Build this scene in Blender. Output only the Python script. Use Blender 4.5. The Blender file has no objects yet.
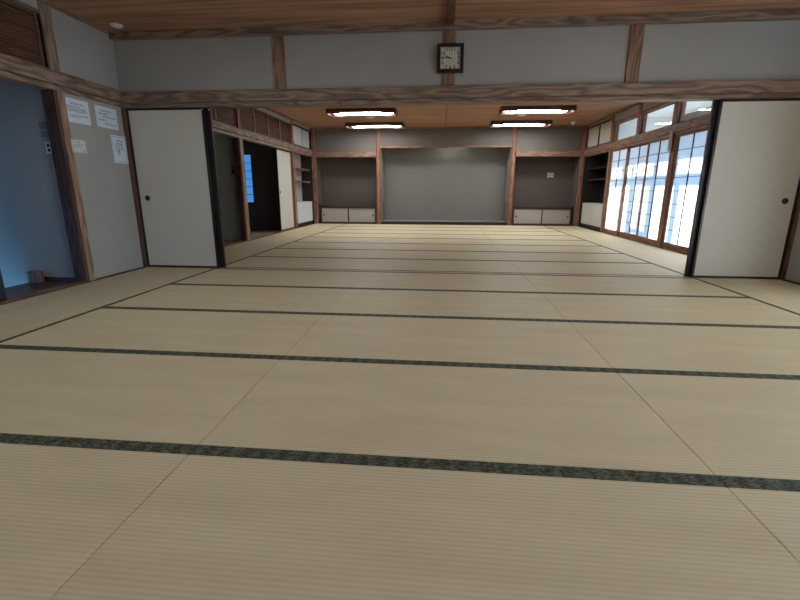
import bpy, bmesh, math, random
from mathutils import Matrix, Vector
random.seed(7)
sc = bpy.context.scene
COL = sc.collection

# ------------------------------------------------------------------ materials
def new_mat(name):
    m = bpy.data.materials.new(name); m.use_nodes = True
    nt = m.node_tree
    b = nt.nodes['Principled BSDF']
    return m, nt, b

def plain(name, col, rough=.6, spec=.3, bump=0, bscale=80, var=0):
    m, nt, b = new_mat(name)
    b.inputs['Base Color'].default_value = (*col, 1)
    b.inputs['Roughness'].default_value = rough
    b.inputs['Specular IOR Level'].default_value = spec
    tc = nt.nodes.new('ShaderNodeTexCoord')
    if var:
        n = nt.nodes.new('ShaderNodeTexNoise'); n.inputs['Scale'].default_value = 2.2; n.inputs['Detail'].default_value = 5
        nt.links.new(tc.outputs['Object'], n.inputs['Vector'])
        r = nt.nodes.new('ShaderNodeValToRGB')
        r.color_ramp.elements[0].position = .3; r.color_ramp.elements[1].position = .7
        r.color_ramp.elements[0].color = (*[c * (1 - var) for c in col], 1)
        r.color_ramp.elements[1].color = (*[min(1, c * (1 + var)) for c in col], 1)
        nt.links.new(n.outputs['Fac'], r.inputs['Fac']); nt.links.new(r.outputs['Color'], b.inputs['Base Color'])
    if bump:
        n2 = nt.nodes.new('ShaderNodeTexNoise'); n2.inputs['Scale'].default_value = bscale; n2.inputs['Detail'].default_value = 6
        nt.links.new(tc.outputs['Object'], n2.inputs['Vector'])
        bp = nt.nodes.new('ShaderNodeBump'); bp.inputs['Strength'].default_value = bump; bp.inputs['Distance'].default_value = .004
        nt.links.new(n2.outputs['Fac'], bp.inputs['Height']); nt.links.new(bp.outputs['Normal'], b.inputs['Normal'])
    return m

def wood(name, c1, c2, axis='X', rough=.55, spec=.3, ring=7.5, along=.13):
    """cedar grain running along one axis: stretched noise bent into flame figure, plus fine pores"""
    m, nt, b = new_mat(name)
    b.inputs['Roughness'].default_value = rough; b.inputs['Specular IOR Level'].default_value = spec
    tc = nt.nodes.new('ShaderNodeTexCoord')
    mp = nt.nodes.new('ShaderNodeMapping')
    s = {'X': (along, 1, 1), 'Y': (1, along, 1), 'Z': (1, 1, along)}[axis]
    mp.inputs['Scale'].default_value = s
    nt.links.new(tc.outputs['Object'], mp.inputs['Vector'])
    n = nt.nodes.new('ShaderNodeTexNoise'); n.inputs['Scale'].default_value = ring; n.inputs['Detail'].default_value = 2.2
    nt.links.new(mp.outputs['Vector'], n.inputs['Vector'])
    mul = nt.nodes.new('ShaderNodeMath'); mul.operation = 'MULTIPLY'; mul.inputs[1].default_value = 16
    nt.links.new(n.outputs['Fac'], mul.inputs[0])
    fr = nt.nodes.new('ShaderNodeMath'); fr.operation = 'PINGPONG'; fr.inputs[1].default_value = 1
    nt.links.new(mul.outputs[0], fr.inputs[0])
    mp2 = nt.nodes.new('ShaderNodeMapping'); mp2.inputs['Scale'].default_value = tuple(v * .35 if v < 1 else 1 for v in s)
    nt.links.new(tc.outputs['Object'], mp2.inputs['Vector'])
    n2 = nt.nodes.new('ShaderNodeTexNoise'); n2.inputs['Scale'].default_value = 60; n2.inputs['Detail'].default_value = 4
    nt.links.new(mp2.outputs['Vector'], n2.inputs['Vector'])
    ad = nt.nodes.new('ShaderNodeMath'); ad.operation = 'MULTIPLY_ADD'; ad.inputs[1].default_value = .6
    nt.links.new(fr.outputs[0], ad.inputs[0])
    sb = nt.nodes.new('ShaderNodeMath'); sb.operation = 'MULTIPLY'; sb.inputs[1].default_value = .5
    nt.links.new(n2.outputs['Fac'], sb.inputs[0]); nt.links.new(sb.outputs[0], ad.inputs[2])
    r = nt.nodes.new('ShaderNodeValToRGB')
    r.color_ramp.elements[0].position = .24; r.color_ramp.elements[1].position = .82
    r.color_ramp.elements[0].color = (*c1, 1); r.color_ramp.elements[1].color = (*c2, 1)
    nt.links.new(ad.outputs[0], r.inputs['Fac']); nt.links.new(r.outputs['Color'], b.inputs['Base Color'])
    return m

def tatami_mat_material():
    m, nt, b = new_mat('igusa_straw')
    tc = nt.nodes.new('ShaderNodeTexCoord')
    oi = nt.nodes.new('ShaderNodeObjectInfo')
    n = nt.nodes.new('ShaderNodeTexNoise'); n.inputs['Scale'].default_value = 3.0; n.inputs['Detail'].default_value = 6
    mp = nt.nodes.new('ShaderNodeMapping'); mp.inputs['Scale'].default_value = (.5, 2.5, 1)
    nt.links.new(tc.outputs['Object'], mp.inputs['Vector']); nt.links.new(mp.outputs['Vector'], n.inputs['Vector'])
    r = nt.nodes.new('ShaderNodeValToRGB')
    r.color_ramp.elements[0].position = .3; r.color_ramp.elements[1].position = .72
    r.color_ramp.elements[0].color = (.58, .485, .315, 1); r.color_ramp.elements[1].color = (.66, .56, .37, 1)
    nt.links.new(n.outputs['Fac'], r.inputs['Fac'])
    # rush ribs along the long side
    w = nt.nodes.new('ShaderNodeTexWave'); w.wave_type = 'BANDS'; w.bands_direction = 'Y'
    w.inputs['Scale'].default_value = .314159 / .0165; w.inputs['Distortion'].default_value = .25; w.inputs['Detail'].default_value = 1
    nt.links.new(tc.outputs['Object'], w.inputs['Vector'])
    # fine warp across
    w2 = nt.nodes.new('ShaderNodeTexNoise'); w2.inputs['Scale'].default_value = 40
    mp2 = nt.nodes.new('ShaderNodeMapping'); mp2.inputs['Scale'].default_value = (4, .4, 1)
    nt.links.new(tc.outputs['Object'], mp2.inputs['Vector']); nt.links.new(mp2.outputs['Vector'], w2.inputs['Vector'])
    mr = nt.nodes.new('ShaderNodeMapRange'); mr.inputs['To Min'].default_value = .91; mr.inputs['To Max'].default_value = 1.04
    nt.links.new(w.outputs['Fac'], mr.inputs['Value'])
    mr2 = nt.nodes.new('ShaderNodeMapRange'); mr2.inputs['To Min'].default_value = .985; mr2.inputs['To Max'].default_value = 1.015
    nt.links.new(oi.outputs['Random'], mr2.inputs['Value'])
    mm = nt.nodes.new('ShaderNodeMath'); mm.operation = 'MULTIPLY'
    nt.links.new(mr.outputs[0], mm.inputs[0]); nt.links.new(mr2.outputs[0], mm.inputs[1])
    vm = nt.nodes.new('ShaderNodeVectorMath'); vm.operation = 'SCALE'
    nt.links.new(r.outputs['Color'], vm.inputs[0]); nt.links.new(mm.outputs[0], vm.inputs['Scale'])
    nt.links.new(vm.outputs[0], b.inputs['Base Color'])
    bp = nt.nodes.new('ShaderNodeBump'); bp.inputs['Strength'].default_value = .35; bp.inputs['Distance'].default_value = .002
    ad = nt.nodes.new('ShaderNodeMath'); ad.operation = 'ADD'
    nt.links.new(w.outputs['Fac'], ad.inputs[0]); nt.links.new(w2.outputs['Fac'], ad.inputs[1])
    nt.links.new(ad.outputs[0], bp.inputs['Height']); nt.links.new(bp.outputs['Normal'], b.inputs['Normal'])
    b.inputs['Roughness'].default_value = .52; b.inputs['Specular IOR Level'].default_value = .27
    return m

def heri_material():
    m, nt, b = new_mat('heri_brocade')
    tc = nt.nodes.new('ShaderNodeTexCoord')
    v = nt.nodes.new('ShaderNodeTexNoise'); v.inputs['Scale'].default_value = 95; v.inputs['Detail'].default_value = 3
    mp = nt.nodes.new('ShaderNodeMapping'); mp.inputs['Scale'].default_value = (.7, 1.6, 1); mp.inputs['Rotation'].default_value = (0, 0, .5)
    nt.links.new(tc.outputs['Object'], mp.inputs['Vector']); nt.links.new(mp.outputs['Vector'], v.inputs['Vector'])
    w = nt.nodes.new('ShaderNodeTexWave'); w.bands_direction = 'X'; w.inputs['Scale'].default_value = .314 / .07
    w.inputs['Distortion'].default_value = 3; w.inputs['Detail Scale'].default_value = 3
    nt.links.new(tc.outputs['Object'], w.inputs['Vector'])
    ad = nt.nodes.new('ShaderNodeMath'); ad.operation = 'MULTIPLY_ADD'; ad.inputs[1].default_value = .11
    nt.links.new(w.outputs['Fac'], ad.inputs[0]); nt.links.new(v.outputs['Fac'], ad.inputs[2])
    r = nt.nodes.new('ShaderNodeValToRGB')
    r.color_ramp.elements[0].position = .46; r.color_ramp.elements[1].position = .78
    r.color_ramp.elements[0].color = (.020, .026, .016, 1); r.color_ramp.elements[1].color = (.17, .175, .115, 1)
    nt.links.new(ad.outputs[0], r.inputs['Fac']); nt.links.new(r.outputs['Color'], b.inputs['Base Color'])
    b.inputs['Roughness'].default_value = .65; b.inputs['Specular IOR Level'].default_value = .25
    return m

def fusuma_material(name, col):
    m, nt, b = new_mat(name)
    tc = nt.nodes.new('ShaderNodeTexCoord')
    mp = nt.nodes.new('ShaderNodeMapping'); mp.inputs['Scale'].default_value = (5, 1, 24)
    nt.links.new(tc.outputs['Object'], mp.inputs['Vector'])
    n = nt.nodes.new('ShaderNodeTexNoise'); n.inputs['Scale'].default_value = 2.2; n.inputs['Detail'].default_value = 3; n.inputs['Distortion'].default_value = .6
    nt.links.new(mp.outputs['Vector'], n.inputs['Vector'])
    r = nt.nodes.new('ShaderNodeValToRGB')
    r.color_ramp.elements[0].position = .35; r.color_ramp.elements[1].position = .65
    r.color_ramp.elements[0].color = (*[c * .95 for c in col], 1); r.color_ramp.elements[1].color = (*col, 1)
    nt.links.new(n.outputs['Fac'], r.inputs['Fac']); nt.links.new(r.outputs['Color'], b.inputs['Base Color'])
    bp = nt.nodes.new('ShaderNodeBump'); bp.inputs['Strength'].default_value = .35; bp.inputs['Distance'].default_value = .002
    nt.links.new(n.outputs['Fac'], bp.inputs['Height']); nt.links.new(bp.outputs['Normal'], b.inputs['Normal'])
    b.inputs['Roughness'].default_value = .55; b.inputs['Specular IOR Level'].default_value = .3
    return m

def paper_material():
    m, nt, b = new_mat('shoji_paper')
    nt.nodes.remove(b)
    out = nt.nodes['Material Output']
    d = nt.nodes.new('ShaderNodeBsdfDiffuse'); t = nt.nodes.new('ShaderNodeBsdfTranslucent')
    tc = nt.nodes.new('ShaderNodeTexCoord')
    n = nt.nodes.new('ShaderNodeTexNoise'); n.inputs['Scale'].default_value = 9; n.inputs['Detail'].default_value = 5
    nt.links.new(tc.outputs['Object'], n.inputs['Vector'])
    r = nt.nodes.new('ShaderNodeValToRGB')
    r.color_ramp.elements[0].color = (.83, .84, .85, 1); r.color_ramp.elements[1].color = (.92, .93, .93, 1)
    nt.links.new(n.outputs['Fac'], r.inputs['Fac'])
    for q in (d, t): nt.links.new(r.outputs['Color'], q.inputs['Color'])
    mx = nt.nodes.new('ShaderNodeMixShader'); mx.inputs[0].default_value = .55
    nt.links.new(d.outputs[0], mx.inputs[1]); nt.links.new(t.outputs[0], mx.inputs[2])
    nt.links.new(mx.outputs[0], out.inputs['Surface'])
    return m

def glass_material(name='window_glass', tint=(.95, .97, .96), gloss=.06, trans=1.0):
    m, nt, b = new_mat(name)
    nt.nodes.remove(b)
    out = nt.nodes['Material Output']
    t = nt.nodes.new('ShaderNodeBsdfTransparent'); t.inputs['Color'].default_value = (*[c * trans for c in tint], 1)
    g = nt.nodes.new('ShaderNodeBsdfGlossy'); g.inputs['Roughness'].default_value = .02
    fr = nt.nodes.new('ShaderNodeFresnel'); fr.inputs['IOR'].default_value = 1.4
    mx = nt.nodes.new('ShaderNodeMixShader')
    ge = nt.nodes.new('ShaderNodeNewGeometry')                     # only the outer faces of the pane reflect
    iv = nt.nodes.new('ShaderNodeMath'); iv.operation = 'SUBTRACT'; iv.inputs[0].default_value = 1
    nt.links.new(ge.outputs['Backfacing'], iv.inputs[1])
    ml = nt.nodes.new('ShaderNodeMath'); ml.operation = 'MULTIPLY'
    nt.links.new(fr.outputs[0], ml.inputs[0]); nt.links.new(iv.outputs[0], ml.inputs[1])
    nt.links.new(ml.outputs[0], mx.inputs[0])
    nt.links.new(t.outputs[0], mx.inputs[1]); nt.links.new(g.outputs[0], mx.inputs[2])
    nt.links.new(mx.outputs[0], out.inputs['Surface'])
    return m

def emit(name, col, s):
    m, nt, b = new_mat(name)
    b.inputs['Base Color'].default_value = (.8, .8, .8, 1)
    b.inputs['Emission Color'].default_value = (*col, 1); b.inputs['Emission Strength'].default_value = s
    return m

TATAMI = tatami_mat_material(); HERI = heri_material()
CEDAR_D, CEDAR_L = (.13, .085, .066), (.31, .22, .165)
W = {a: wood('cedar_' + a, CEDAR_D, CEDAR_L, a) for a in 'XYZ'}
RED = {a: wood('red_cedar_' + a, (.17, .075, .046), (.34, .165, .10), a) for a in 'XYZ'}
TANZ = wood('tan_cedar_post', (.20, .11, .07), (.40, .25, .16), 'Z')
WB = {a: wood('brown_cedar_' + a, (.14, .078, .054), (.31, .185, .125), a) for a in 'XYZ'}
CEIL = wood('ceiling_cedar', (.27, .132, .078), (.47, .265, .16), 'X', rough=.5, ring=3.2, along=.05)
DARKW = wood('dark_brown_wood', (.035, .018, .012), (.085, .045, .03), 'Y', rough=.45)
AGED = wood('aged_red_wood', (.09, .045, .032), (.17, .09, .062), 'Z')
AGEDY = wood('aged_red_batten', (.09, .05, .038), (.17, .10, .075), 'Y')
VDARK = plain('very_dark_brown_board', (.022, .018, .017), .6, .25)  # even, very dark brown for the niche boards
DARKZ = wood('jamb_shade_wood', (.045, .024, .018), (.10, .05, .036), 'Z')  # shade of the door jambs put into a darker wood colour
HALLF = wood('hall_floor_wood', (.055, .028, .02), (.13, .07, .05), 'Y', rough=.35)
SILLW = wood('worn_sill_wood', (.36, .24, .15), (.58, .44, .30), 'X', along=.05, ring=9)
LACQ = plain('black_lacquer', (.018, .012, .014), .3, .5)
REDLACQ = plain('dark_red_lacquer', (.075, .028, .024), .4, .4)
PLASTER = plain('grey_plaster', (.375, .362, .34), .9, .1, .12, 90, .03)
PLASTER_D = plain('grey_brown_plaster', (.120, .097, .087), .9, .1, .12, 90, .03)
PLASTER_T = plain('grey_green_plaster', (.205, .195, .182), .9, .1, .1, 60, .04)
FUS = fusuma_material('cream_fusuma_paper', (.64, .625, .565))
DOORP = fusuma_material('pale_door_paper', (.56, .54, .48)); BASEP = fusuma_material('base_door_paper', (.40, .365, .33))
PAPER = paper_material(); GLASS = glass_material(); SCREEN = glass_material('insect_screen_mesh', (.9, .95, 1), 0, .62)
WHITE = plain('white_paint', (.56, .57, .60), .5, .3)
CREAM = plain('cream_board', (.88, .87, .84), .7, .2, 0, 80, .02)
WPLAST = plain('white_plastic', (.72, .72, .70), .4, .4)
BLACK = plain('black_metal', (.012, .012, .013), .4, .4)
SHEET = plain('blue_lit_sheet', (.68, .76, .86), .6, .2)  # white paper with the blue light of that wall put into its colour
INK = plain('ink', (.05, .05, .07), .8, .1)
LOUV = wood('louver_wood', (.095, .042, .028), (.17, .08, .05), 'Y', along=.1)
LDIV = plain('louver_divider', (.55, .43, .34), .6, .2)
ALU = plain('bronze_aluminium', (.12, .11, .10), .4, .4)
LAMPW = wood('lamp_wood', (.055, .022, .015), (.10, .042, .028), 'X')
DIFF = emit('lamp_diffuser', (.93, .98, 1.0), 22.5); DIFF_N = emit('lamp_diffuser_dim', (.90, .97, 1.0), 7.0)

# ------------------------------------------------------------------ builders
def bx(bm, x0, x1, y0, y1, z0, z1, bev=0):
    x0, x1 = min(x0, x1), max(x0, x1); y0, y1 = min(y0, y1), max(y0, y1); z0, z1 = min(z0, z1), max(z0, z1)
    r = bmesh.ops.create_cube(bm, size=1, matrix=Matrix.Translation(((x0 + x1) / 2, (y0 + y1) / 2, (z0 + z1) / 2)) @ Matrix.Diagonal((x1 - x0, y1 - y0, z1 - z0, 1)))
    if bev:
        es = list({e for v in r['verts'] for e in v.link_edges})
        bmesh.ops.bevel(bm, geom=es, offset=min(bev, .45 * min(x1 - x0, y1 - y0, z1 - z0)), segments=2, affect='EDGES', profile=.5)

def cyl(bm, c, r, h, axis='Z', seg=24, r2=None):
    rot = {'Z': Matrix(), 'Y': Matrix.Rotation(math.pi / 2, 4, 'X'), 'X': Matrix.Rotation(math.pi / 2, 4, 'Y')}[axis]
    bmesh.ops.create_cone(bm, cap_ends=True, segments=seg, radius1=r, radius2=r if r2 is None else r2, depth=h, matrix=Matrix.Translation(c) @ rot)

def obj(name, bm, mat, parent=None, smooth=False):
    bmesh.ops.recalc_face_normals(bm, faces=bm.faces)
    me = bpy.data.meshes.new(name); bm.to_mesh(me); bm.free()
    me.materials.append(mat)
    if smooth:
        for p in me.polygons: p.use_smooth = True
        me.set_sharp_from_angle(angle=math.radians(35))
    o = bpy.data.objects.new(name, me); COL.objects.link(o)
    if parent: o.parent = parent
    return o

def boxes(name, lst, mat, parent=None, bev=0):
    bm = bmesh.new()
    for b in lst: bx(bm, *b, bev=bev)
    return obj(name, bm, mat, parent)

def struct(name, lst, mat, bev=0):
    o = boxes(name, lst, mat, None, bev); o['kind'] = 'structure'; return o

TN = [0]
def trim(lst, mat, bev=.003):
    TN[0] += 1
    return struct('trim_%d' % TN[0], lst, mat, bev)
WN = [0]

def thing(name, label, cat, loc=(0, 0, 0), rz=0, group=None):
    o = bpy.data.objects.new(name, None); COL.objects.link(o)
    o.empty_display_size = .1
    o.location = loc; o.rotation_euler = (0, 0, rz)
    o['label'] = label; o['category'] = cat
    if group: o['group'] = group
    return o

def dup(root, loc, rz, label, group=None):
    r = root.copy(); COL.objects.link(r); r.location = loc; r.rotation_euler = (0, 0, rz); r['label'] = label
    if group: r['group'] = group
    for ch in list(root.children):
        c = ch.copy(); COL.objects.link(c); c.parent = r
        for g in list(ch.children):
            d = g.copy(); COL.objects.link(d); d.parent = c
    return r

# ------------------------------------------------------------------ frame of the rooms
XL, XR = -2.70, 4.50
Y0, Y1 = 3.60, 3.685          # the sill between the two rooms
YB = 10.90                    # alcove wall
YN = -3.60                    # wall behind the viewer
ZN, ZF = 2.537, 2.53           # ceilings

struct('floor', [(XL - .12, XR + .12, YN - .1, YB + .7, -.16, -.056)], DARKW)
fl = struct('floor', [(XL, XR, YN, -.905, -.055, 0), (XL, XL + .9, -.905, -.002, -.055, 0), (XR - .9, XR, -.905, -.002, -.055, 0)], TATAMI)

# ------------------------------------------------------------------ tatami mats
def make_mat(label, loc, rz):
    t = thing('tatami_mat', label, 'tatami mat', loc, rz, 'tatami mats laid over both rooms')
    L, H = .8990, .4488
    bm = bmesh.new(); bx(bm, -L, L, -H, H, -.055, 0, bev=.003); obj('mat_surface', bm, TATAMI, t)
    for s in (-1, 1):
        bm = bmesh.new(); bx(bm, -L, L, s * (H + .0008), s * (H - .029), -.05, .0018, bev=.001)
        obj('border', bm, HERI, t)
    return t
ordn = ['first', 'second', 'third', 'fourth', 'fifth', 'sixth', 'seventh', 'eighth']
colname = ['left', 'middle', 'right']
proto = None
def mat(label, x, y, rz=0):
    global proto
    if proto is None: proto = make_mat(label, (x, y, 0), rz)
    else: dup(proto, (x, y, 0), rz, label)
for r in range(5):
    for c in range(3):
        mat('straw tatami mat, %s row on the near side of the wooden sill, %s column' % (ordn[r], colname[c]), -.9 + 1.8 * c, Y0 - .9 * (r + .5))
for r in range(8):
    for c in range(3):
        mat('straw tatami mat, %s row on the far side of the wooden sill, %s column' % (ordn[r], colname[c]), -.9 + 1.8 * c, Y1 + .9 * (r + .5))
for i, y in enumerate((2.7, .9)):
    mat('lengthwise tatami mat along the wall with the notices, %s from the sill' % ordn[i], XL + .45, y, math.pi / 2)
    mat('lengthwise tatami mat along the near right wall, %s from the sill' % ordn[i], XR - .45, y, math.pi / 2)
for i in range(4):
    y = Y1 + .9 + 1.8 * i
    mat('lengthwise tatami mat beside the left openings of the far room, %s from the sill' % ordn[i], XL + .45, y, math.pi / 2)
    mat('lengthwise tatami mat below the paper screens of the far room, %s from the sill' % ordn[i], XR - .45, y, math.pi / 2)

# ------------------------------------------------------------------ transom wall between the rooms
trim([(XL, XR, Y0 + .001, Y1 - .001, -.055, .002)], SILLW, .002)                      # sill
struct('wall_middle', [(XL - .12, XR + .12, 3.602, 3.679, 1.84, 2.60)], PLASTER)
trim([(XL, XR, 3.575, 3.71, 1.795, 1.836)], W['X'])                               # grooved head
trim([(XL, XR, 3.545, 3.6029, 1.8365, 1.950), (XL, XR, 3.6821, 3.735, 1.8365, 1.950)], W['X'], .006)  # long beam
trim([(XL, XR, 3.53, 3.6029, 2.468, ZN)], W['X'])                                 # ceiling rail
for x in (-.876, .907, 2.708):
    trim([(x - .064, x + .064, 3.578, 3.707, 1.950, 2.468)], WB['Z'], .006)
trim([(XL - .1, XL + .022, 3.575, 3.705, 0, 1.797)], AGED)                      # side posts
trim([(XR - .012, XR + .1, 3.575, 3.705, 0, 1.797)], AGED)

# ------------------------------------------------------------------ ceilings
def ceiling(y0, y1, z, x0=XL, x1=XR):
    n = round((y1 - y0) / .45); w = (y1 - y0) / n
    bm = bmesh.new()
    bx(bm, x0, x1, y0, y1, z + .012, z + .06)
    for i in range(n): bx(bm, x0, x1, y0 + i * w + .003, y0 + (i + 1) * w - .003, z, z + .013)
    o = obj('ceiling', bm, CEIL); o['kind'] = 'structure'
ceiling(YN, 3.60, ZN); ceiling(3.69, YB + .02, ZF)
for x in (.911,):
    trim([(x - .036, x + .036, YN, 3.53, ZN - .04, ZN)], AGEDY)
    trim([(x - .022, x + .022, 3.74, YB - .02, ZF - .03, ZF)], RED['Y'])
struct('light_block_roof', [(-5.6, 6.35, -4.2, 12.2, 2.78, 2.9)], DARKW)  # unseen slab added to stop sun leaking in over the ceilings

# ------------------------------------------------------------------ left wall
XLo = XL - .12
struct('wall_left', [
    (XLo, XL - .01, 2.81, 3.60, 0, 1.80), (XLo, XL - .01, 2.70, 3.60, 1.96, 2.62), (XLo, XL - .01, YN, 2.70, 2.425, 2.62),
    (XLo, XL - .01, YN, 1.80, 0, 2.43),
    (XLo, XL - .01, 3.68, 9.30, 2.425, 2.62), (XLo, XL - .01, 9.30, 10.95, 2.47, 2.62)], PLASTER)
trim([(XL - .025, XL + .008, 2.732, 2.81, -.05, 1.80)], TANZ, .006)
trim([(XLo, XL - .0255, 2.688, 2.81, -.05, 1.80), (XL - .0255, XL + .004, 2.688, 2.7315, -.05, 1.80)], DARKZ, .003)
trim([(XL - .09, XL + .008, 2.70, 2.815, 1.966, ZN)], W['Z'], .004)
trim([(XLo, XL + .006, YN, 3.575, 1.80, 1.845)], W['Y'])
trim([(XL - .012, XL + .04, YN, 3.575, 1.8455, 1.966)], W['Y'], .006)
trim([(XL - .012, XL + .015, YN, 3.53, 2.515, ZN)], W['Y'])
trim([(XLo, XL - .001, 1.80, 2.69, -.055, .006)], RED['Y'])
struct('baseboard_left', [(XL - .012, XL + .004, 2.81, 3.575, -.01, .012)], DARKW)

trim([(XLo, XL - .001, 3.71, 6.47, -.055, .004)], RED['Y'])
trim([(XLo, XL - .001, 6.60, 9.27, -.055, .004)], RED['Y'])
trim([(XL - .025, XL + .006, 6.47, 6.60, -.05, 1.80)], TANZ, .006)
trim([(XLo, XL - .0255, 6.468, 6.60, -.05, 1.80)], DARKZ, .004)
trim([(XLo, XL + .006, 6.46, 6.57, 1.95, ZF)], RED['Z'], .004)
trim([(XLo, XL + .006, 9.27, 9.40, -.05, 1.80)], RED['Z'], .006)
trim([(XLo, XL + .006, 9.27, 9.385, 1.95, ZF)], RED['Z'], .004)
trim([(XLo, XL + .006, 3.71, 10.83, 1.80, 1.85)], W['Y'])
trim([(XL - .012, XL + .035, 3.735, 10.84, 1.8505, 1.955)], W['Y'], .006)
trim([(XL - .012, XL + .025, 3.71, 10.86, 2.495, ZF)], RED['Y'])
trim([(XL, XL + .088, 10.84, 10.96, 0, ZF)], RED['Z'], .006)                     # corner post

# louvred panels above the openings
def louvre(label, y, w, z0=1.975, z1=2.42):
    t = thing('louvered_panel', label, 'louvered panel', (XL - .05, y, z0), 0, 'louvered panels over the left openings')
    h = z1 - z0
    boxes('frame', [(-.02, .02, 0, .03, 0, h), (-.02, .02, w - .03, w, 0, h), (-.02, .02, .03, w - .03, 0, .025), (-.02, .02, .03, w - .03, h - .025, h)], LOUV, t)
    bm = bmesh.new(); n = 17
    for i in range(n):
        z = .035 + (h - .07) * (i + .5) / n
        bx(bm, -.012, .012, .03, w - .03, z - .0075, z + .0075)
    obj('slats', bm, LOUV, t)
    boxes('backing', [(-.03, -.021, 0, w, 0, h)], DARKW, t)
    return t
ys = [3.73, 4.41, 5.09, 5.765, 6.455]
for i in range(4):
    louvre('brown louvered panel left of the mid post over the left openings, ' + ordn[3 - i] + ' from post', ys[i], ys[i + 1] - ys[i] - .004)
ys2 = [6.575, 7.245, 7.92, 8.595, 9.266]
for i in range(4):
    louvre('brown louvered panel right of the mid post over the left openings, ' + ordn[i] + ' from post', ys2[i], ys2[i + 1] - ys2[i] - .004)
for y in ys[1:4] + ys2[1:4]:
    trim([(XL - .028, XL - .022, y - .009, y + .003, 1.99, 2.405)], LDIV, 0)
louvre('large brown louvered panel above the doorway beside the notices', 1.765, .93)
trim([(XLo, XL - .10, 2.65, 2.70, 1.966, 2.43)], DARKW, 0)
trim([(XLo, XL - .005, YN, 2.70, 2.421, 2.45)], W['Y'])

# entrance hall behind the near doorway: a wooden landing with a lower floor to its left
struct('floor', [(-3.32, XLo, -.6, 2.75, -.20, -.012)], HALLF)
struct('floor', [(-5.4, -3.32, -.7, 2.9, -.45, -.38)], plain('entrance_tile', (.30, .30, .30), .5, .3, .05, 30, .05))
struct('wall_hall', [(-5.4, XLo, 2.75, 2.87, -.45, 2.5), (-5.4, -5.28, -.7, 2.75, -.45, 2.5), (XLo - .02, XLo, YN, 1.8, 0, 2.5)], PLASTER)
struct('ceiling', [(-5.4, XLo, -.7, 2.87, 2.45, 2.5)], CEIL)
struct('baseboard_hall', [(-3.30, XLo, 2.738, 2.75, -.012, .035)], DARKW)
# hall behind the far doorway and the side room beyond it
struct('floor', [(-5.0, XLo, 3.6, 9.05, -.12, -.012)], wood('side_room_floor', (.20, .14, .085), (.32, .235, .15), 'Y'))
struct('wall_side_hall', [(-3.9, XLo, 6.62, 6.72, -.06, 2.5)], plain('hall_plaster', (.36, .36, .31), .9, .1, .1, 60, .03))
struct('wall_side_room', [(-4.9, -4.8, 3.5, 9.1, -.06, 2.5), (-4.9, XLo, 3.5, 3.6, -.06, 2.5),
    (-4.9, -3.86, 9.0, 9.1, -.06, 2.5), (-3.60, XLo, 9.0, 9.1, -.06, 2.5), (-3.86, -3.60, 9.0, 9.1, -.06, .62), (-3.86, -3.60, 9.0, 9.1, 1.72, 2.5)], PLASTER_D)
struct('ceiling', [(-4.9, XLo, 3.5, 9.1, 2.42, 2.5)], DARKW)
struct('wall_light_block', [(-5.5, -5.4, -4.2, 12.1, -.2, 2.8), (-5.5, 4.7, 12.0, 12.1, -.2, 2.8)], PLASTER_D)  # unseen shell added to keep outside light from leaking in

# ------------------------------------------------------------------ sliding doors (fusuma)
def fusuma(label, w, h, loc, rz, pull_x, pull_z=.83, group=None, mat_=FUS, st=.024, glide=False, name='sliding_door', cat='sliding door'):
    """panel along local x from 0 to w, front face at local -y"""
    t = thing(name, label, cat, loc, rz, group)
    boxes('panel', [(st * .8, w - st * .8, -.009, .009, st * .8, h - st * .8)], mat_, t)
    boxes('frame', [(0, st, -.0135, .0135, 0, h), (w - st, w, -.0135, .0135, 0, h), (st, w - st, -.0135, .0135, 0, st), (st, w - st, -.0135, .0135, h - st, h)], LACQ, t, .002)
    if pull_x is not None:
        bm = bmesh.new(); cyl(bm, (pull_x, -.010, pull_z), .031, .006, 'Y'); p = obj('pull', bm, BLACK, t, True)
        bm = bmesh.new(); cyl(bm, (pull_x, -.0125, pull_z), .022, .003, 'Y'); obj('pull_cup', bm, LACQ, p, True)
    if glide: boxes('glide', [(w - .020, w - .006, -.0145, -.0135, h - .03, h - .014)], WPLAST, t)
    return t
fz, fh = .0025, 1.792
fusuma('cream paper sliding door at left, front panel with round black pull', .905, fh, (-2.677, 3.622, fz), 0, .115, .815, glide=True)
fusuma('cream sliding door stacked behind the front panel at left', .963, fh, (-2.677, 3.663, fz), 0, None, st=.086, glide=True)
fusuma('cream paper sliding door at right, front panel with round black pull', .897, fh, (3.588, 3.622, fz), 0, .785, .815)
fusuma('cream sliding door stacked behind the front panel at right', .943, fh, (3.544, 3.663, fz), 0, None, st=.075)
fusuma('pale sliding door half closing the far left opening, black edge', .92, 1.79, (XL - .055, 8.335, .006), math.pi / 2, .095, .86, None, DOORP, .03)
fusuma('dark edge of the sliding door in the near left doorway', .92, 1.79, (XL - .065, .99, .008), math.pi / 2, None, 0, None, plain('dark_door_paper', (.05, .05, .055), .6), .03)

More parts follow.
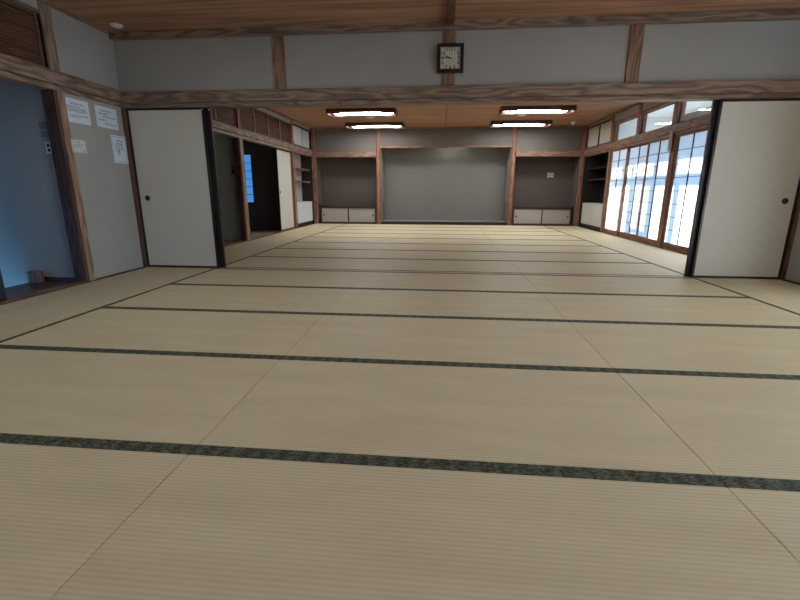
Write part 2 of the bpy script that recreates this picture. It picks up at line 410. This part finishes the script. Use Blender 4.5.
# ------------------------------------------------------------------ notices on the left wall
def notice(label, pts, lines, mat_=SHEET, tilt=0.0, border=False, vertical=False, lift=0.0):
    """pts: y0,y1,z0,z1 on the wall plane; lines: (v, u0, u1, height) in 0..1"""
    y0, y1, z0, z1 = pts; w, h = y1 - y0, z1 - z0
    t = thing('wall_notice', label, 'notice', (XL - .0095 + lift, y0, z0), 0, 'paper notices taped to the left wall')
    t.rotation_euler = (tilt, 0, 0)
    boxes('sheet', [(-lift, .0012, 0, w, 0, h)], mat_, t)
    bm = bmesh.new(); rnd = random.Random(hash(label) % 1000 if False else len(label) * 7 + int(y0 * 100))
    def glyph(cy, cz, s):
        for k in range(4):
            if rnd.random() < .5:
                a = rnd.uniform(-.4, .4) * s; bx(bm, .0012, .0017, cy - .42 * s, cy + .42 * s, cz + a - .055 * s, cz + a + .055 * s)
            else:
                a = rnd.uniform(-.4, .4) * s; bx(bm, .0012, .0017, cy + a - .055 * s, cy + a + .055 * s, cz - .42 * s, cz + .42 * s)
    for (v, u0, u1, s) in lines:
        if vertical:
            z = h * u1
            while z > h * u0: glyph(w * v, z, s); z -= s * 1.12
        else:
            y = w * u0
            while y < w * u1: glyph(y, h * v, s); y += s * 1.12
    if border:
        for (a, b_, c, d) in ((.05, .95, .05, .06), (.05, .95, .94, .95), (.05, .06, .05, .95), (.94, .95, .05, .95)):
            bx(bm, .0012, .0017, w * a, w * b_, h * c, h * d)
    obj('lettering', bm, INK, t)
    return t
notice('white landscape notice at upper left beside the wooden post, lines of dark text', (2.815, 3.10, 1.545, 1.765),
       [(.80, .22, .75, .019), (.68, .08, .62, .013), (.61, .08, .86, .013), (.54, .08, .90, .013), (.47, .08, .76, .013), (.32, .1, .95, .013), (.24, .14, .55, .013)])
notice('white landscape notice near the corner with five staggered lines of bold text', (3.185, 3.49, 1.548, 1.76),
       [(.80, .25, .75, .02), (.66, .15, .55, .02), (.52, .32, .95, .02), (.36, .15, .5, .02), (.20, .38, .92, .02)])
notice('small off-white plate below the first notice beside the wooden post', (2.79, 2.965, 1.262, 1.385),
       [(.78, .3, .6, .014), (.62, .2, .85, .008), (.48, .15, .7, .008), (.22, .7, .92, .014)], plain('pale_plate', (.62, .66, .66), .5), 0, True, False, .019)
notice('portrait framed notice with vertical handwriting beside the sliding door', (3.352, 3.575, 1.20, 1.49),
       [(.66, .5, .8, .034), (.47, .35, .82, .024), (.36, .3, .78, .024), (.22, .4, .7, .012)], SHEET, 0, True, True)

def wall_plate(label, loc, w, h, mat_, dots, name='wall_switch', cat='switch', inset=None):
    t = thing(name, label, cat, loc)
    boxes('plate', [(0, w, -.010, 0, 0, h)], mat_, t, .003)
    for (u, v, r) in dots:
        bm = bmesh.new(); cyl(bm, (w * u, -.0115, h * v), r, .004, 'Y'); obj('button', bm, BLACK, t, True)
    if inset: boxes('panel', [(w * a, w * b, -.0115, -.009, h * c, h * d) for a, b, c, d in inset], plain('grey_panel', (.20, .22, .25), .5), t)
    return t
wall_plate('grey control panel on the hall wall above the two-button switch', (-2.965, 2.7495, 1.375), .115, .175, plain('grey_plate', (.33, .35, .38), .5), [], 'control_panel', 'control panel', [(.15, .85, .52, .9), (.15, .85, .1, .42)])
wall_plate('white switch plate with two round black buttons in the hall', (-2.926, 2.7495, 1.245), .072, .11, WPLAST, [(.5, .7, .014), (.5, .3, .014)])
wall_plate('pale switch plate on the wall inside the far left doorway', (-2.995, 6.6195, 1.37), .075, .12, plain('dim_plate', (.4, .4, .4), .5), [], 'wall_switch', 'switch', [(.3, .7, .25, .75)])
wall_plate('small black handset below the switch plate inside the far left doorway', (-2.955, 6.6195, 1.19), .05, .13, BLACK, [], 'handset', 'handset', [(.2, .8, .6, .9)])
b = thing('wooden_block', 'small brown wooden block in the corner of the hall floor', 'block', (-3.245, 2.685, -.012))
boxes('block', [(-.05, .05, -.045, .045, 0, .105)], W['Z'], b, .006)
boxes('cap', [(-.053, .053, -.048, .048, .105, .118)], RED['Y'], b, .004)

# side-room window
WN[0] += 1
wd = struct('window_1', [(-3.87, -3.845, 8.975, 9.02, .60, 1.74), (-3.615, -3.59, 8.975, 9.02, .60, 1.74), (-3.845, -3.615, 8.975, 9.02, .60, .63), (-3.845, -3.615, 8.975, 9.02, 1.71, 1.74)] +
            [(-3.845, -3.615, 8.99, 9.0, .63 + .18 * k - .006, .63 + .18 * k + .006) for k in range(1, 6)], LACQ)
boxes('pane', [(-3.845, -3.615, 9.005, 9.009, .63, 1.71)], emit('daylit_paper', (.035, .30, .85), .62), wd)

# ------------------------------------------------------------------ left side alcove, cabinet, high cupboards
def cubby(xa, xb, y0, y1, z1, mat_b, mat_s, name):
    """niche opening towards the room at x = xa, back at x = xb"""
    s = 1 if xb > xa else -1
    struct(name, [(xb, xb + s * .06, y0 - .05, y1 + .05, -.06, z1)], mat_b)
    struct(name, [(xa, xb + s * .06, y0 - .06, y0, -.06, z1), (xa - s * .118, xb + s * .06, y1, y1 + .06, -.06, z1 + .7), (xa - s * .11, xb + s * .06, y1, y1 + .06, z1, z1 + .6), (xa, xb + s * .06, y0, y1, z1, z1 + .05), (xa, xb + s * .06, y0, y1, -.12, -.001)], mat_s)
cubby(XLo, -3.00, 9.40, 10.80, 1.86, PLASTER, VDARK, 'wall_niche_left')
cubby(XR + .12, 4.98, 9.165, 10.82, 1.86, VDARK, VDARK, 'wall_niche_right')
def shelf(label, x0, x1, y0, y1, z, mat_):
    t = thing('shelf_board', label, 'shelf', ((x0 + x1) / 2, (y0 + y1) / 2, z))
    w, d = (x1 - x0) / 2, (y1 - y0) / 2
    boxes('board', [(-w, w, -d, d, -.022, 0)], mat_, t, .002)
    boxes('cleat', [(-w, w, d - .02, d, -.045, -.0225)], mat_, t)
    return t
shelf('upper wooden shelf board in the left niche above the white cabinet', -2.998, -2.76, 9.402, 10.798, 1.46, RED['Y'])
shelf('lower wooden shelf board in the left niche above the white cabinet', -2.998, -2.76, 9.402, 10.798, 1.145, RED['Y'])
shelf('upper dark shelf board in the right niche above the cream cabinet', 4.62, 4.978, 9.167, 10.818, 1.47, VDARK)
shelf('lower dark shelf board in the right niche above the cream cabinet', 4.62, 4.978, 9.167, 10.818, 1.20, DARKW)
def low_cabinet(label, x0, x1, y0, y1, mat_, face):
    t = thing('low_cabinet', label, 'cabinet', ((x0 + x1) / 2, (y0 + y1) / 2, 0))
    w, d = (x1 - x0) / 2, (y1 - y0) / 2
    boxes('plinth', [(-w + .02, w - .02, -d + .01, d - .01, 0.001, .095)], BLACK, t)
    boxes('body', [(-w, w, -d, d, .095, .60)], mat_, t, .004)
    boxes('top', [(-w - .004, w + .004, -d - .004, d + .004, .60, .618)], mat_, t, .004)
    f = face * w
    dr = boxes('front_panel', [(f - .004, f + .006, -d + .02, d - .02, .115, .585)], mat_, t, .003)
    boxes('handle', [(f + face * .006, f + face * .018, -d + .10, -d + .112, .33, .46)], WPLAST, dr)
    return t
low_cabinet('white cabinet on a black plinth in the left niche', -2.99, -2.72, 9.47, 10.76, WHITE, 1)
low_cabinet('cream cabinet on a black plinth in the right niche', 4.52, 4.92, 9.20, 10.72, plain('cream_steel', (.52, .50, .45), .5), -1)

def cupboard(label, loc, rz, w, d, h, frame_mat, door_mat, bottom=.0, pulls=True, name='wall_cupboard', top=None, pz=.5, po=.06):
    """front along local x (0..w) at local y = 0, body behind (+y)"""
    t = thing(name, label, 'cupboard', loc, rz)
    e = .03
    boxes('body', [(0, e, 0, d, 0, h), (w - e, w, 0, d, 0, h), (e, w - e, 0, d, 0, e), (e, w - e, 0, d, h - e, h), (e, w - e, d - .02, d, e, h - e)], frame_mat, t, .002)
    hw = (w - 2 * e) / 2
    for k in range(2):
        x0 = e + k * hw + (0 if k == 0 else .004); x1 = x0 + hw - .004
        yk = .012 + k * .02
        dr = boxes('door', [(x0 + .012, x1 - .012, yk, yk + .012, e + .014, h - e - .014)], door_mat, t)
        boxes('door_frame', [(x0, x0 + .013, yk - .003, yk + .015, e, h - e), (x1 - .013, x1, yk - .003, yk + .015, e, h - e), (x0, x1, yk - .003, yk + .015, e, e + .015), (x0, x1, yk - .003, yk + .015, h - e - .015, h - e)], frame_mat, dr)
        px = x0 + po if k == 0 else x1 - po
        bm = bmesh.new(); cyl(bm, (px, yk - .003, h * pz), .022, .007, 'Y'); obj('pull', bm, BLACK, dr, True)
    if top: boxes('top_board', top, frame_mat, t, .004)
    return t
H90 = math.pi / 2
# front must face +x on the left wall: local -y -> +x  => rotate +90 ; local x -> +y
cupboard('pair of white high cupboard doors above the left niche', (XL - .004, 9.39, 1.957), H90, 1.445, .40, .50, LACQ, WHITE, pz=.14, po=.045)
# right wall: front faces -x : local -y -> -x => rotate -90 ; local x -> -y
cupboard('pair of cream high cupboard doors above the right niche', (XR + .004, 10.835, 1.935), -H90, 1.65, .40, .53, LOUV, DOORP, pz=.14, po=.045)

# ------------------------------------------------------------------ alcove wall at the back
YA = 11.42
Zc = ZF
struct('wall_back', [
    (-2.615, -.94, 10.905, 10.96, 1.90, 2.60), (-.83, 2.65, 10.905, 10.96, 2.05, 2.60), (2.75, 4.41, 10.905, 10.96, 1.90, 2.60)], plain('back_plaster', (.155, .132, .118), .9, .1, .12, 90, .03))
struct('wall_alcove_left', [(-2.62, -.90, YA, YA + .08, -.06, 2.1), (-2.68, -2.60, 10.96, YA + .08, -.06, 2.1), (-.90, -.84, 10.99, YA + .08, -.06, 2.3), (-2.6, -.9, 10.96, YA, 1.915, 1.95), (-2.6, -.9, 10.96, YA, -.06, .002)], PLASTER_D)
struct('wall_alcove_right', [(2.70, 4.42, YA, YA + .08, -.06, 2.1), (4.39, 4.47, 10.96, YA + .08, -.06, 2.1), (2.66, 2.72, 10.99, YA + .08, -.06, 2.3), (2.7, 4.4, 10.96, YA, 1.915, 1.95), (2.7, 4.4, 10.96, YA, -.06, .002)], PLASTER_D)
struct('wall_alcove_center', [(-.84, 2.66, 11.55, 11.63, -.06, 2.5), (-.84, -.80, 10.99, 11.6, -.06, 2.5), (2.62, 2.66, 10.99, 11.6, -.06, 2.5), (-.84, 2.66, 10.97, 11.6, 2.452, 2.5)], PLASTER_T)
def post(x, r=.062):
    bm = bmesh.new()
    segs, rings = 20, 14
    cyl(bm, (0, 0, 0), r, ZF, 'Z', segs)
    o = obj('trim_%d' % (TN[0] + 1), bm, RED['Z'], None, True); TN[0] += 1
    o.location = (x, 10.935, ZF / 2); o['kind'] = 'structure'
post(-.882); post(2.702)
trim([(XL + .088, -.94, 10.865, 10.955, 1.782, 1.918)], WB['X'], .005)
trim([(2.76, XR - .085, 10.865, 10.955, 1.782, 1.918)], WB['X'], .005)
trim([(-.83, 2.65, 10.88, 10.96, 2.015, 2.058)], RED['X'], .004)
trim([(XL + .02, XR - .02, 10.86, 10.904, 2.495, ZF)], RED['X'])
trim([(XR - .085, XR, 10.84, 10.96, 0, ZF)], RED['Z'], .006)
trim([(-.82, 2.64, 10.90, 10.99, -.055, .076)], LACQ, .003)                    # alcove sill, black
trim([(-.80, 2.62, 10.991, 11.55, .0, .084)], plain('pale_alcove_floor', (.27, .235, .215), .6, .3), .002)                     # raised alcove floor
trim([(XL + .088, XR - .085, 10.885, 10.9045, -.05, .004)], DARKW, 0)
for xs, sg in ((-.80, 1), (2.62, -1)):                                        # side slots of the alcove
    WN[0] += 1
    struct('window_%d' % WN[0], [(xs, xs + sg * .012, 11.08, 11.42, .62, 1.74)], plain('slot_panel', (.30, .25, .22), .7), .004)
def base_cupboard(label, x0, x1):
    w = x1 - x0
    cupboard(label, (x0, 10.965, .004), 0, w, .40, .462, REDLACQ, BASEP, name='base_cupboard',
             top=[(-.012, w + .012, -.012, .41, .462, .490)] + ([(-.012, .012, -.012, .05, .490, .535)] if x0 < 0 else [(w - .012, w + .012, -.012, .05, .490, .535)]), pz=.5, po=.07)
base_cupboard('low cream two-door cupboard in the left alcove under dark board', -2.555, -.96)
base_cupboard('low cream two-door cupboard in the right alcove below the outlet', 2.785, 4.345)
t = thing('wall_outlet', 'white double outlet on the right alcove wall', 'outlet', (3.72, YA - .0005, 1.27))
for k in range(2):
    p = boxes('plate', [(k * .09, k * .09 + .075, -.012, 0, 0, .125)], WPLAST, t, .003)
    boxes('socket', [(k * .09 + .022, k * .09 + .053, -.0135, -.011, .035, .09)], plain('socket_grey', (.25, .25, .25), .5), p)
t = thing('tube_lamp', 'small tube lamp behind the top beam of the central alcove', 'lamp', (1.05, 11.05, 2.12))
boxes('housing', [(-.32, .32, -.03, .03, .03, .06)], WPLAST, t, .004)
bm = bmesh.new(); cyl(bm, (0, 0, .012), .014, .6, 'X'); obj('tube', bm, emit('tube_glow', (.95, 1, .82), 24), t, True)
boxes('bracket', [(-.02, .02, -.03, .03, .06, .329)], WPLAST, t)

# ------------------------------------------------------------------ right wall
XRo = XR + .12
struct('wall_right', [
    (XR + .01, XRo, 2.70, 3.60, 0, 1.80), (XR + .01, XRo, YN, 3.60, 1.93, 1.965), (XR + .01, XRo, YN, 3.60, 2.36, 2.62), (XR + .01, XRo, YN, -2.7, 1.965, 2.36), (XR + .01, XRo, 3.3, 3.6, 1.965, 2.36), (XR + .01, XRo, YN, -2.7, 0, 1.8),
    (XR + .01, XRo, 3.68, 9.17, 2.345, 2.62), (XR + .01, XRo, 9.17, 11.0, 2.47, 2.62)], PLASTER)
trim([(XR - .006, XRo, YN, 3.575, 1.79, 1.84)], W['Y'])
trim([(XR - .04, XR + .012, YN, 3.545, 1.8405, 1.966)], W['Y'], .006)
trim([(XR - .015, XR + .012, YN, 3.53, 2.515, ZN)], W['Y'])
trim([(XR + .001, XRo, -2.7, 2.7, -.055, .003)], RED['Y'])
trim([(XR - .008, XRo, 2.70, 2.82, -.05, 1.79)], RED['Z'])
struct('baseboard_right', [(XR - .004, XR + .012, 2.82, 3.575, -.01, .012)], DARKW)
trim([(XR + .001, XRo, 3.71, 9.06, -.055, .003)], RED['Y'], .002)
trim([(XR - .006, XRo, 3.71, 10.83, 1.768, 1.812)], WB['Y'])
trim([(XR - .036, XR + .03, 3.735, 10.84, 1.8125, 1.932)], WB['Y'], .006)
trim([(XR + .03, XRo, 3.71, 9.06, 1.8125, 1.945)], W['Y'])
trim([(XR - .025, XR + .012, 3.71, 10.86, 2.49, ZF)], W['Y'])
trim([(XR - .006, XRo, 6.295, 6.44, -.05, 1.768)], RED['Z'], .006)
trim([(XR - .006, XRo, 9.06, 9.165, -.05, 1.768)], RED['Z'], .006)
for y in (5.05, 6.45, 7.80, 9.12):
    trim([(XR - .004, XRo, y - .062, y + .062, 1.945, 2.49)], RED['Z'], .004)
trim([(XR + .0, XRo, 3.71, 9.06, 2.30, 2.3445)], WB['Y'])
for k, (a, c) in enumerate(((5.112, 6.388), (6.512, 7.738), (7.862, 9.058), (3.72, 4.988))):
    WN[0] += 1
    w = struct('window_%d' % WN[0], [(XR + .05, XR + .08, a, a + .022, 1.945, 2.30), (XR + .05, XR + .08, c - .022, c, 1.945, 2.30), (XR + .05, XR + .08, a, c, 1.945, 1.962), (XR + .05, XR + .08, a, c, 2.284, 2.30)], RED['Y'])
    boxes('pane', [(XR + .063, XR + .067, a + .022, c - .022, 1.962, 2.284)], GLASS, w)

for k in range(4):  # transoms out of view, added to let more daylight into the near room
    a, c = -2.7 + 1.5 * k, -2.7 + 1.5 * (k + 1)
    WN[0] += 1
    w = struct('window_%d' % WN[0], [(XR + .05, XR + .08, a, a + .06, 1.965, 2.36), (XR + .05, XR + .08, c - .06, c, 1.965, 2.36), (XR + .05, XR + .08, a + .06, c - .06, 1.965, 1.985), (XR + .05, XR + .08, a + .06, c - .06, 2.34, 2.36)], RED['Y'])
    boxes('pane', [(XR + .063, XR + .067, a + .06, c - .06, 1.985, 2.34)], GLASS, w)

# paper screens (shoji)
def shoji(label, w, h, loc, group='paper screens along the right wall'):
    t = thing('paper_screen', label, 'paper screen', loc, -H90, group)    # local x -> -y, local -y -> -x (room side)
    st = .032
    boxes('stile', [(0, st, -.016, .016, 0, h)], RED['Z'], t, .002)
    boxes('stile', [(w - st, w, -.016, .016, 0, h)], RED['Z'], t, .002)
    boxes('top_rail', [(st, w - st, -.015, .015, h - .03, h)], RED['X'], t, .002)
    boxes('bottom_rail', [(st, w - st, -.015, .015, 0, .098)], RED['X'], t, .002)
    zb, zt = .098, h - .03
    lst = [((w - .007) / 2, (w + .007) / 2, -.012, .006, zb, zt)]
    for k in range(1, 8):
        z = zb + (zt - zb) * k / 8
        lst.append((st, w - st, -.0115, .0055, z - .0036, z + .0036))
    boxes('lattice', lst, LACQ, t)
    boxes('paper', [(st - .006, w - st + .006, .0065, .0075, zb - .004, zt + .004)], PAPER, t)
    return t
sh = 1.762
for i, (ya, yb, xo) in enumerate(((9.058, 8.20, .034), (8.245, 7.28, .072), (7.315, 6.442, .034))):
    shoji('paper screen left of the wooden post on the right, %s from the niche' % ordn[i], ya - yb, sh, (XR + xo, ya, .004))
for i, (ya, yb, xo) in enumerate(((6.293, 5.40, .034), (5.42, 4.53, .072), (4.56, 3.72, .034))):
    shoji('paper screen between the wooden post and the right sliding door, %s from the post' % ordn[i], ya - yb, sh, (XR + xo, ya, .004))
for i in range(4):
    shoji('paper screen in the near right wall beside the viewer, %s from the corner' % ordn[i], .90, 1.78, (XR + (.034 if i % 2 else .072), 2.697 - .899 * i, .004))
t = thing('wall_plaque', 'pale narrow wooden plaque on the post between the paper screens', 'plaque', (XR - .042, 6.40, 1.535))
boxes('board', [(0, .014, -.045, .045, 0, .30)], plain('pale_wood', (.50, .45, .38), .6, .2, 0, 80, .08), t, .002)
boxes('groove', [(-.001, .0005, -.004, .004, .03, .27)], plain('groove_brown', (.25, .18, .13), .7), t)
boxes('spacer', [(.0145, .034, -.01, .01, .15, .2)], W['Z'], t)

# ------------------------------------------------------------------ veranda outside the screens
XO = 5.80
struct('floor', [(XRo, XO + .1, YN, 9.15, -.16, -.03)], wood('veranda_floor', (.15, .10, .065), (.25, .17, .11), 'Y', rough=.35))
bm = bmesh.new()
bx(bm, XRo, XO + .1, YN, 9.2, 2.452, 2.52)
for k in range(7): bx(bm, XRo + k * .183, XRo + k * .183 + .179, YN, 9.15, 2.44, 2.453)
o = obj('ceiling', bm, CREAM); o['kind'] = 'structure'
struct('wall_veranda_end', [(XRo, XO + .1, 9.06, 9.18, -.16, 2.52)], CREAM)
trim([(XO - .1, XO, 8.96, 9.06, -.03, 2.44)], RED['Z'])
struct('wall_veranda_near', [(XRo, XO + .1, YN - .1, YN, -.16, 2.52)], CREAM)
DR = .62                                                                  # drop of the sunlight across the veranda
struct('wall_outer_right', [(XO, XO + .04, YN, 9.06, 2.068, 2.8), (XO, XO + .04, YN, 9.06, 1.02 + DR, 1.18 + DR), (XO, XO + .04, YN, 9.06, -.2, .04)], ALU)
low = [(8.27, 8.37), (7.82, 8.03), (7.31, 7.50), (6.85, 7.06), (6.05, 6.22), (5.0, 5.2), (4.1, 4.22), (2.70, 2.78), (.9, .98), (-.9, -.82), (-2.7, -2.62)]
upp = [(8.23, 8.44), (7.92, 8.03), (7.26, 7.40), (6.84, 7.03), (6.20, 6.35), (5.0, 5.2), (4.1, 4.22), (2.70, 2.78), (.9, .98), (-.9, -.82), (-2.7, -2.62)]
trim([(XO, XO + .035, a, c, .04, 1.02 + DR) for a, c in low] , ALU, 0)
trim([(XO, XO + .035, a, c, 1.18 + DR, 2.068) for a, c in upp], ALU, 0)
trim([(XO, XO + .03, 6.99, 7.90, .12 + DR, .20 + DR)], ALU, 0)
WN[0] += 1
w = struct('window_%d' % WN[0], [(XO + .036, XO + .06, YN, 9.06, .04, .075), (XO + .036, XO + .06, YN, 9.06, 2.04, 2.068)], ALU)
boxes('pane', [(XO + .045, XO + .049, YN, 9.06, .075, 2.04)], GLASS, w)
boxes('insect_screen', [(XO + .052, XO + .053, 7.06, 7.82, .075, 1.64)], SCREEN, w)
struct('ground', [(6.0, 40, -25, 35, -.6, -.5)], plain('bounce_ground', (.32, .33, .34), .9, .1, .3, 2, .03))  # unseen ground, its grey chosen for the light bounced into the veranda

# ------------------------------------------------------------------ wall behind the viewer
struct('wall_front', [(-5.4, XR + .2, YN - .12, YN, -.16, 2.62), (-5.4, -2.82, -.72, -.6, -.45, 2.5)], PLASTER)

# ------------------------------------------------------------------ ceiling lamps
def lamp(label, x, y, first=[None]):
    if first[0] is not None: return dup(first[0], (x, y, ZF), 0, label)
    t = thing('ceiling_lamp', label, 'ceiling lamp', (x, y, ZF), 0, 'wood-framed ceiling lamps of the far room')
    L, D = .715, .215
    def board(y0):
        bm = bmesh.new()
        prof = [(-L, 0), (L, 0), (L, -.096), (.44, -.096), (.40, -.078), (-.40, -.078), (-.44, -.096), (-L, -.096)]
        vs = [bm.verts.new((px, y0, pz)) for px, pz in prof]; f = bm.faces.new(vs)
        r = bmesh.ops.extrude_face_region(bm, geom=[f]); bmesh.ops.translate(bm, verts=[v for v in r['geom'] if isinstance(v, bmesh.types.BMVert)], vec=(0, .018, 0))
        return bm
    obj('side_board', board(-D), LAMPW, t); obj('side_board', board(D - .018), LAMPW, t)
    boxes('end_board', [(-L, -L + .02, -D + .018, D - .018, -.096, 0)], LAMPW, t)
    boxes('end_board', [(L - .02, L, -D + .018, D - .018, -.096, 0)], LAMPW, t)
    bm = bmesh.new()
    for sx in (-1,):                                                         # shallow boat-shaped diffuser
        a, bb = L - .085, D - .035
        top = [bm.verts.new((px, py, -.045)) for px, py in ((-a, -bb), (a, -bb), (a, bb), (-a, bb))]
        bot = [bm.verts.new((px, py, -.080)) for px, py in ((-a + .07, -bb + .05), (a - .07, -bb + .05), (a - .07, bb - .05), (-a + .07, bb - .05))]
        bm.faces.new(top); bm.faces.new(bot)
        for k in range(4): bm.faces.new((top[k], top[(k + 1) % 4], bot[(k + 1) % 4], bot[k]))
    obj('diffuser', bm, DIFF, t)
    boxes('back_plate', [(-L + .02, L - .02, -D + .018, D - .018, -.012, 0)], LAMPW, t)
    first[0] = t
    return t
lamp('wood-framed ceiling lamp at left, the nearer of the left pair', -.83, 8.285)
lamp('wood-framed ceiling lamp at left, the farther of the left pair', -.84, 10.15)
lamp('wood-framed ceiling lamp at right, the nearer of the right pair', 2.705, 8.285)
lamp('wood-framed ceiling lamp at right, the farther of the right pair', 2.69, 10.12)

for i, (x, y) in enumerate(((-.885, 1.9), (2.70, 1.9), (-.885, -.6), (2.70, -.6))):  # unseen lamps added to brighten the near room
    o = lamp('added wood-framed ceiling lamp above the viewer, out of view, %s one' % ordn[i], x, y)
    o.location.z = ZN; o['group'] = 'added ceiling lamps above the viewer, out of view'
    for c in o.children:
        if c.name.startswith('diffuser'):
            c.data = c.data.copy(); c.data.materials.clear(); c.data.materials.append(DIFF_N)

def disc(label, x, y, z, r, h=.035, name='smoke_detector', cat='smoke detector'):
    t = thing(name, label, cat, (x, y, z))
    bm = bmesh.new(); cyl(bm, (0, 0, -h * .25), r, h * .5, 'Z', 28); obj('base', bm, WPLAST, t, True)
    bm = bmesh.new(); cyl(bm, (0, 0, -h * .75), r * .62, h * .5, 'Z', 28, r * .85); obj('cap', bm, WPLAST, t, True)
disc('white round detector on the near ceiling in the left corner', -2.47, 3.36, ZN, .058, .022)
disc('white round disc on the ceiling behind the left near lamp', -.80, 9.12, ZF, .10, .03, 'ceiling_vent', 'vent')
disc('white round disc on the ceiling behind the right near lamp', 2.55, 9.08, ZF, .10, .03, 'ceiling_vent', 'vent')
disc('white domed detector on the far ceiling above the right alcove', 3.95, 10.2, ZF, .055, .075)

# ------------------------------------------------------------------ wall clock
ck = thing('wall_clock', 'square dark-framed wall clock with cream face on the middle post', 'clock', (.918, 3.5775, 2.072))
S = .266
boxes('case', [(-S / 2, S / 2, -.042, 0, 0, .034), (-S / 2, S / 2, -.042, 0, S - .03, S), (-S / 2, -S / 2 + .034, -.042, 0, .034, S - .03), (S / 2 - .034, S / 2, -.042, 0, .034, S - .03), (-S / 2 + .02, S / 2 - .02, -.012, 0, .02, S - .02)], LACQ, ck, .004)
boxes('face', [(-S / 2 + .033, S / 2 - .033, -.018, -.0125, .033, S - .029)], plain('clock_cream', (.58, .56, .46), .5), ck)
cz = S / 2 + .002
nums = {12: (0, .082), 1: (.042, .080), 2: (.078, .045), 3: (.082, 0), 4: (.078, -.045), 5: (.042, -.080), 6: (0, -.082), 7: (-.042, -.080), 8: (-.078, -.045), 9: (-.082, 0), 10: (-.076, .045), 11: (-.042, .080)}
for n, (px, pz) in nums.items():
    cu = bpy.data.curves.new('numeral', 'FONT'); cu.body = str(n); cu.size = .043; cu.align_x = 'CENTER'; cu.align_y = 'CENTER'; cu.extrude = .0004; cu.offset = .0008
    tmp = bpy.data.objects.new('tmp', cu); COL.objects.link(tmp)
    bpy.context.view_layer.update()
    me = bpy.data.meshes.new_from_object(tmp.evaluated_get(bpy.context.evaluated_depsgraph_get()))
    bpy.data.objects.remove(tmp); bpy.data.curves.remove(cu)
    me.materials.clear(); me.materials.append(BLACK); me.name = 'numeral'
    me.transform(Matrix.Translation((px, -.0188, cz + pz)) @ Matrix.Rotation(math.pi / 2, 4, 'X'))
    o = bpy.data.objects.new('numeral', me); COL.objects.link(o); o.parent = ck
def hand(name, ang, L, w, y):
    bm = bmesh.new(); bx(bm, -w / 2, w / 2, y - .001, y, -.015, L)
    bmesh.ops.transform(bm, matrix=Matrix.Translation((0, 0, cz)) @ Matrix.Rotation(math.radians(ang), 4, 'Y'), verts=bm.verts)
    obj(name, bm, BLACK, ck)
hand('hour_hand', 293, .052, .009, -.0205); hand('minute_hand', 276, .074, .006, -.022)
bm = bmesh.new(); cyl(bm, (0, -.0215, cz), .006, .006, 'Y', 16); obj('hub', bm, BLACK, ck, True)

# ------------------------------------------------------------------ daylight
wld = bpy.data.worlds.new('sky'); sc.world = wld; wld.use_nodes = True
bg = wld.node_tree.nodes['Background']
bg.inputs['Color'].default_value = (.20, .55, 1.05, 1); bg.inputs['Strength'].default_value = 9.0
sun = bpy.data.lights.new('sun', 'SUN'); sun.energy = 32; sun.angle = .009; sun.color = (1, .95, .87)
so = bpy.data.objects.new('sun', sun); COL.objects.link(so)
el = math.atan2(DR, XO - (XR + .05))
so.rotation_euler = Vector((-math.cos(el), 0, -math.sin(el))).to_track_quat('-Z', 'Y').to_euler()
def area(name, loc, direction, sx, sy, power, col):
    l = bpy.data.lights.new(name, 'AREA'); l.shape = 'RECTANGLE'; l.size = sx; l.size_y = sy; l.energy = power; l.color = col
    o = bpy.data.objects.new(name, l); COL.objects.link(o); o.location = loc
    o.rotation_euler = Vector(direction).to_track_quat('-Z', 'Y').to_euler()
area('hall_daylight', (-4.9, 1.3, .35), (.75, 1, .05), .7, .8, 7.5, (.14, .45, 1.0))

# ------------------------------------------------------------------ camera
f, yaw, pitch, roll = 435.4557, -.0942, .2463, -.0028
cy, sy = math.cos(yaw), math.sin(yaw); cp, sp = math.cos(pitch), math.sin(pitch); cr, sr = math.cos(roll), math.sin(roll)
fwd = Vector((sy * cp, cy * cp, -sp)); right = Vector((cy, -sy, 0)); down = fwd.cross(right)
r2 = cr * right + sr * down; d2 = -sr * right + cr * down
cam = bpy.data.cameras.new('camera'); cam.sensor_fit = 'HORIZONTAL'; cam.sensor_width = 36; cam.lens = f * 36 / 800
cam.clip_start = .05; cam.clip_end = 200
co = bpy.data.objects.new('camera', cam); COL.objects.link(co)
M = Matrix((r2, -d2, -fwd)).transposed().to_4x4(); M.translation = Vector((.8755, -1.3199, .9118))
co.matrix_world = M
sc.camera = co

sc.view_settings.view_transform = 'Standard'; sc.view_settings.look = 'None'; sc.view_settings.gamma = 1
sc.view_settings.use_curve_mapping = False; sc.view_settings.exposure = 0.2
sc.cycles.max_bounces = 14; sc.cycles.diffuse_bounces = 8; sc.cycles.transmission_bounces = 8; sc.cycles.transparent_max_bounces = 12
sc.cycles.use_denoising = True; sc.cycles.sample_clamp_indirect = 8
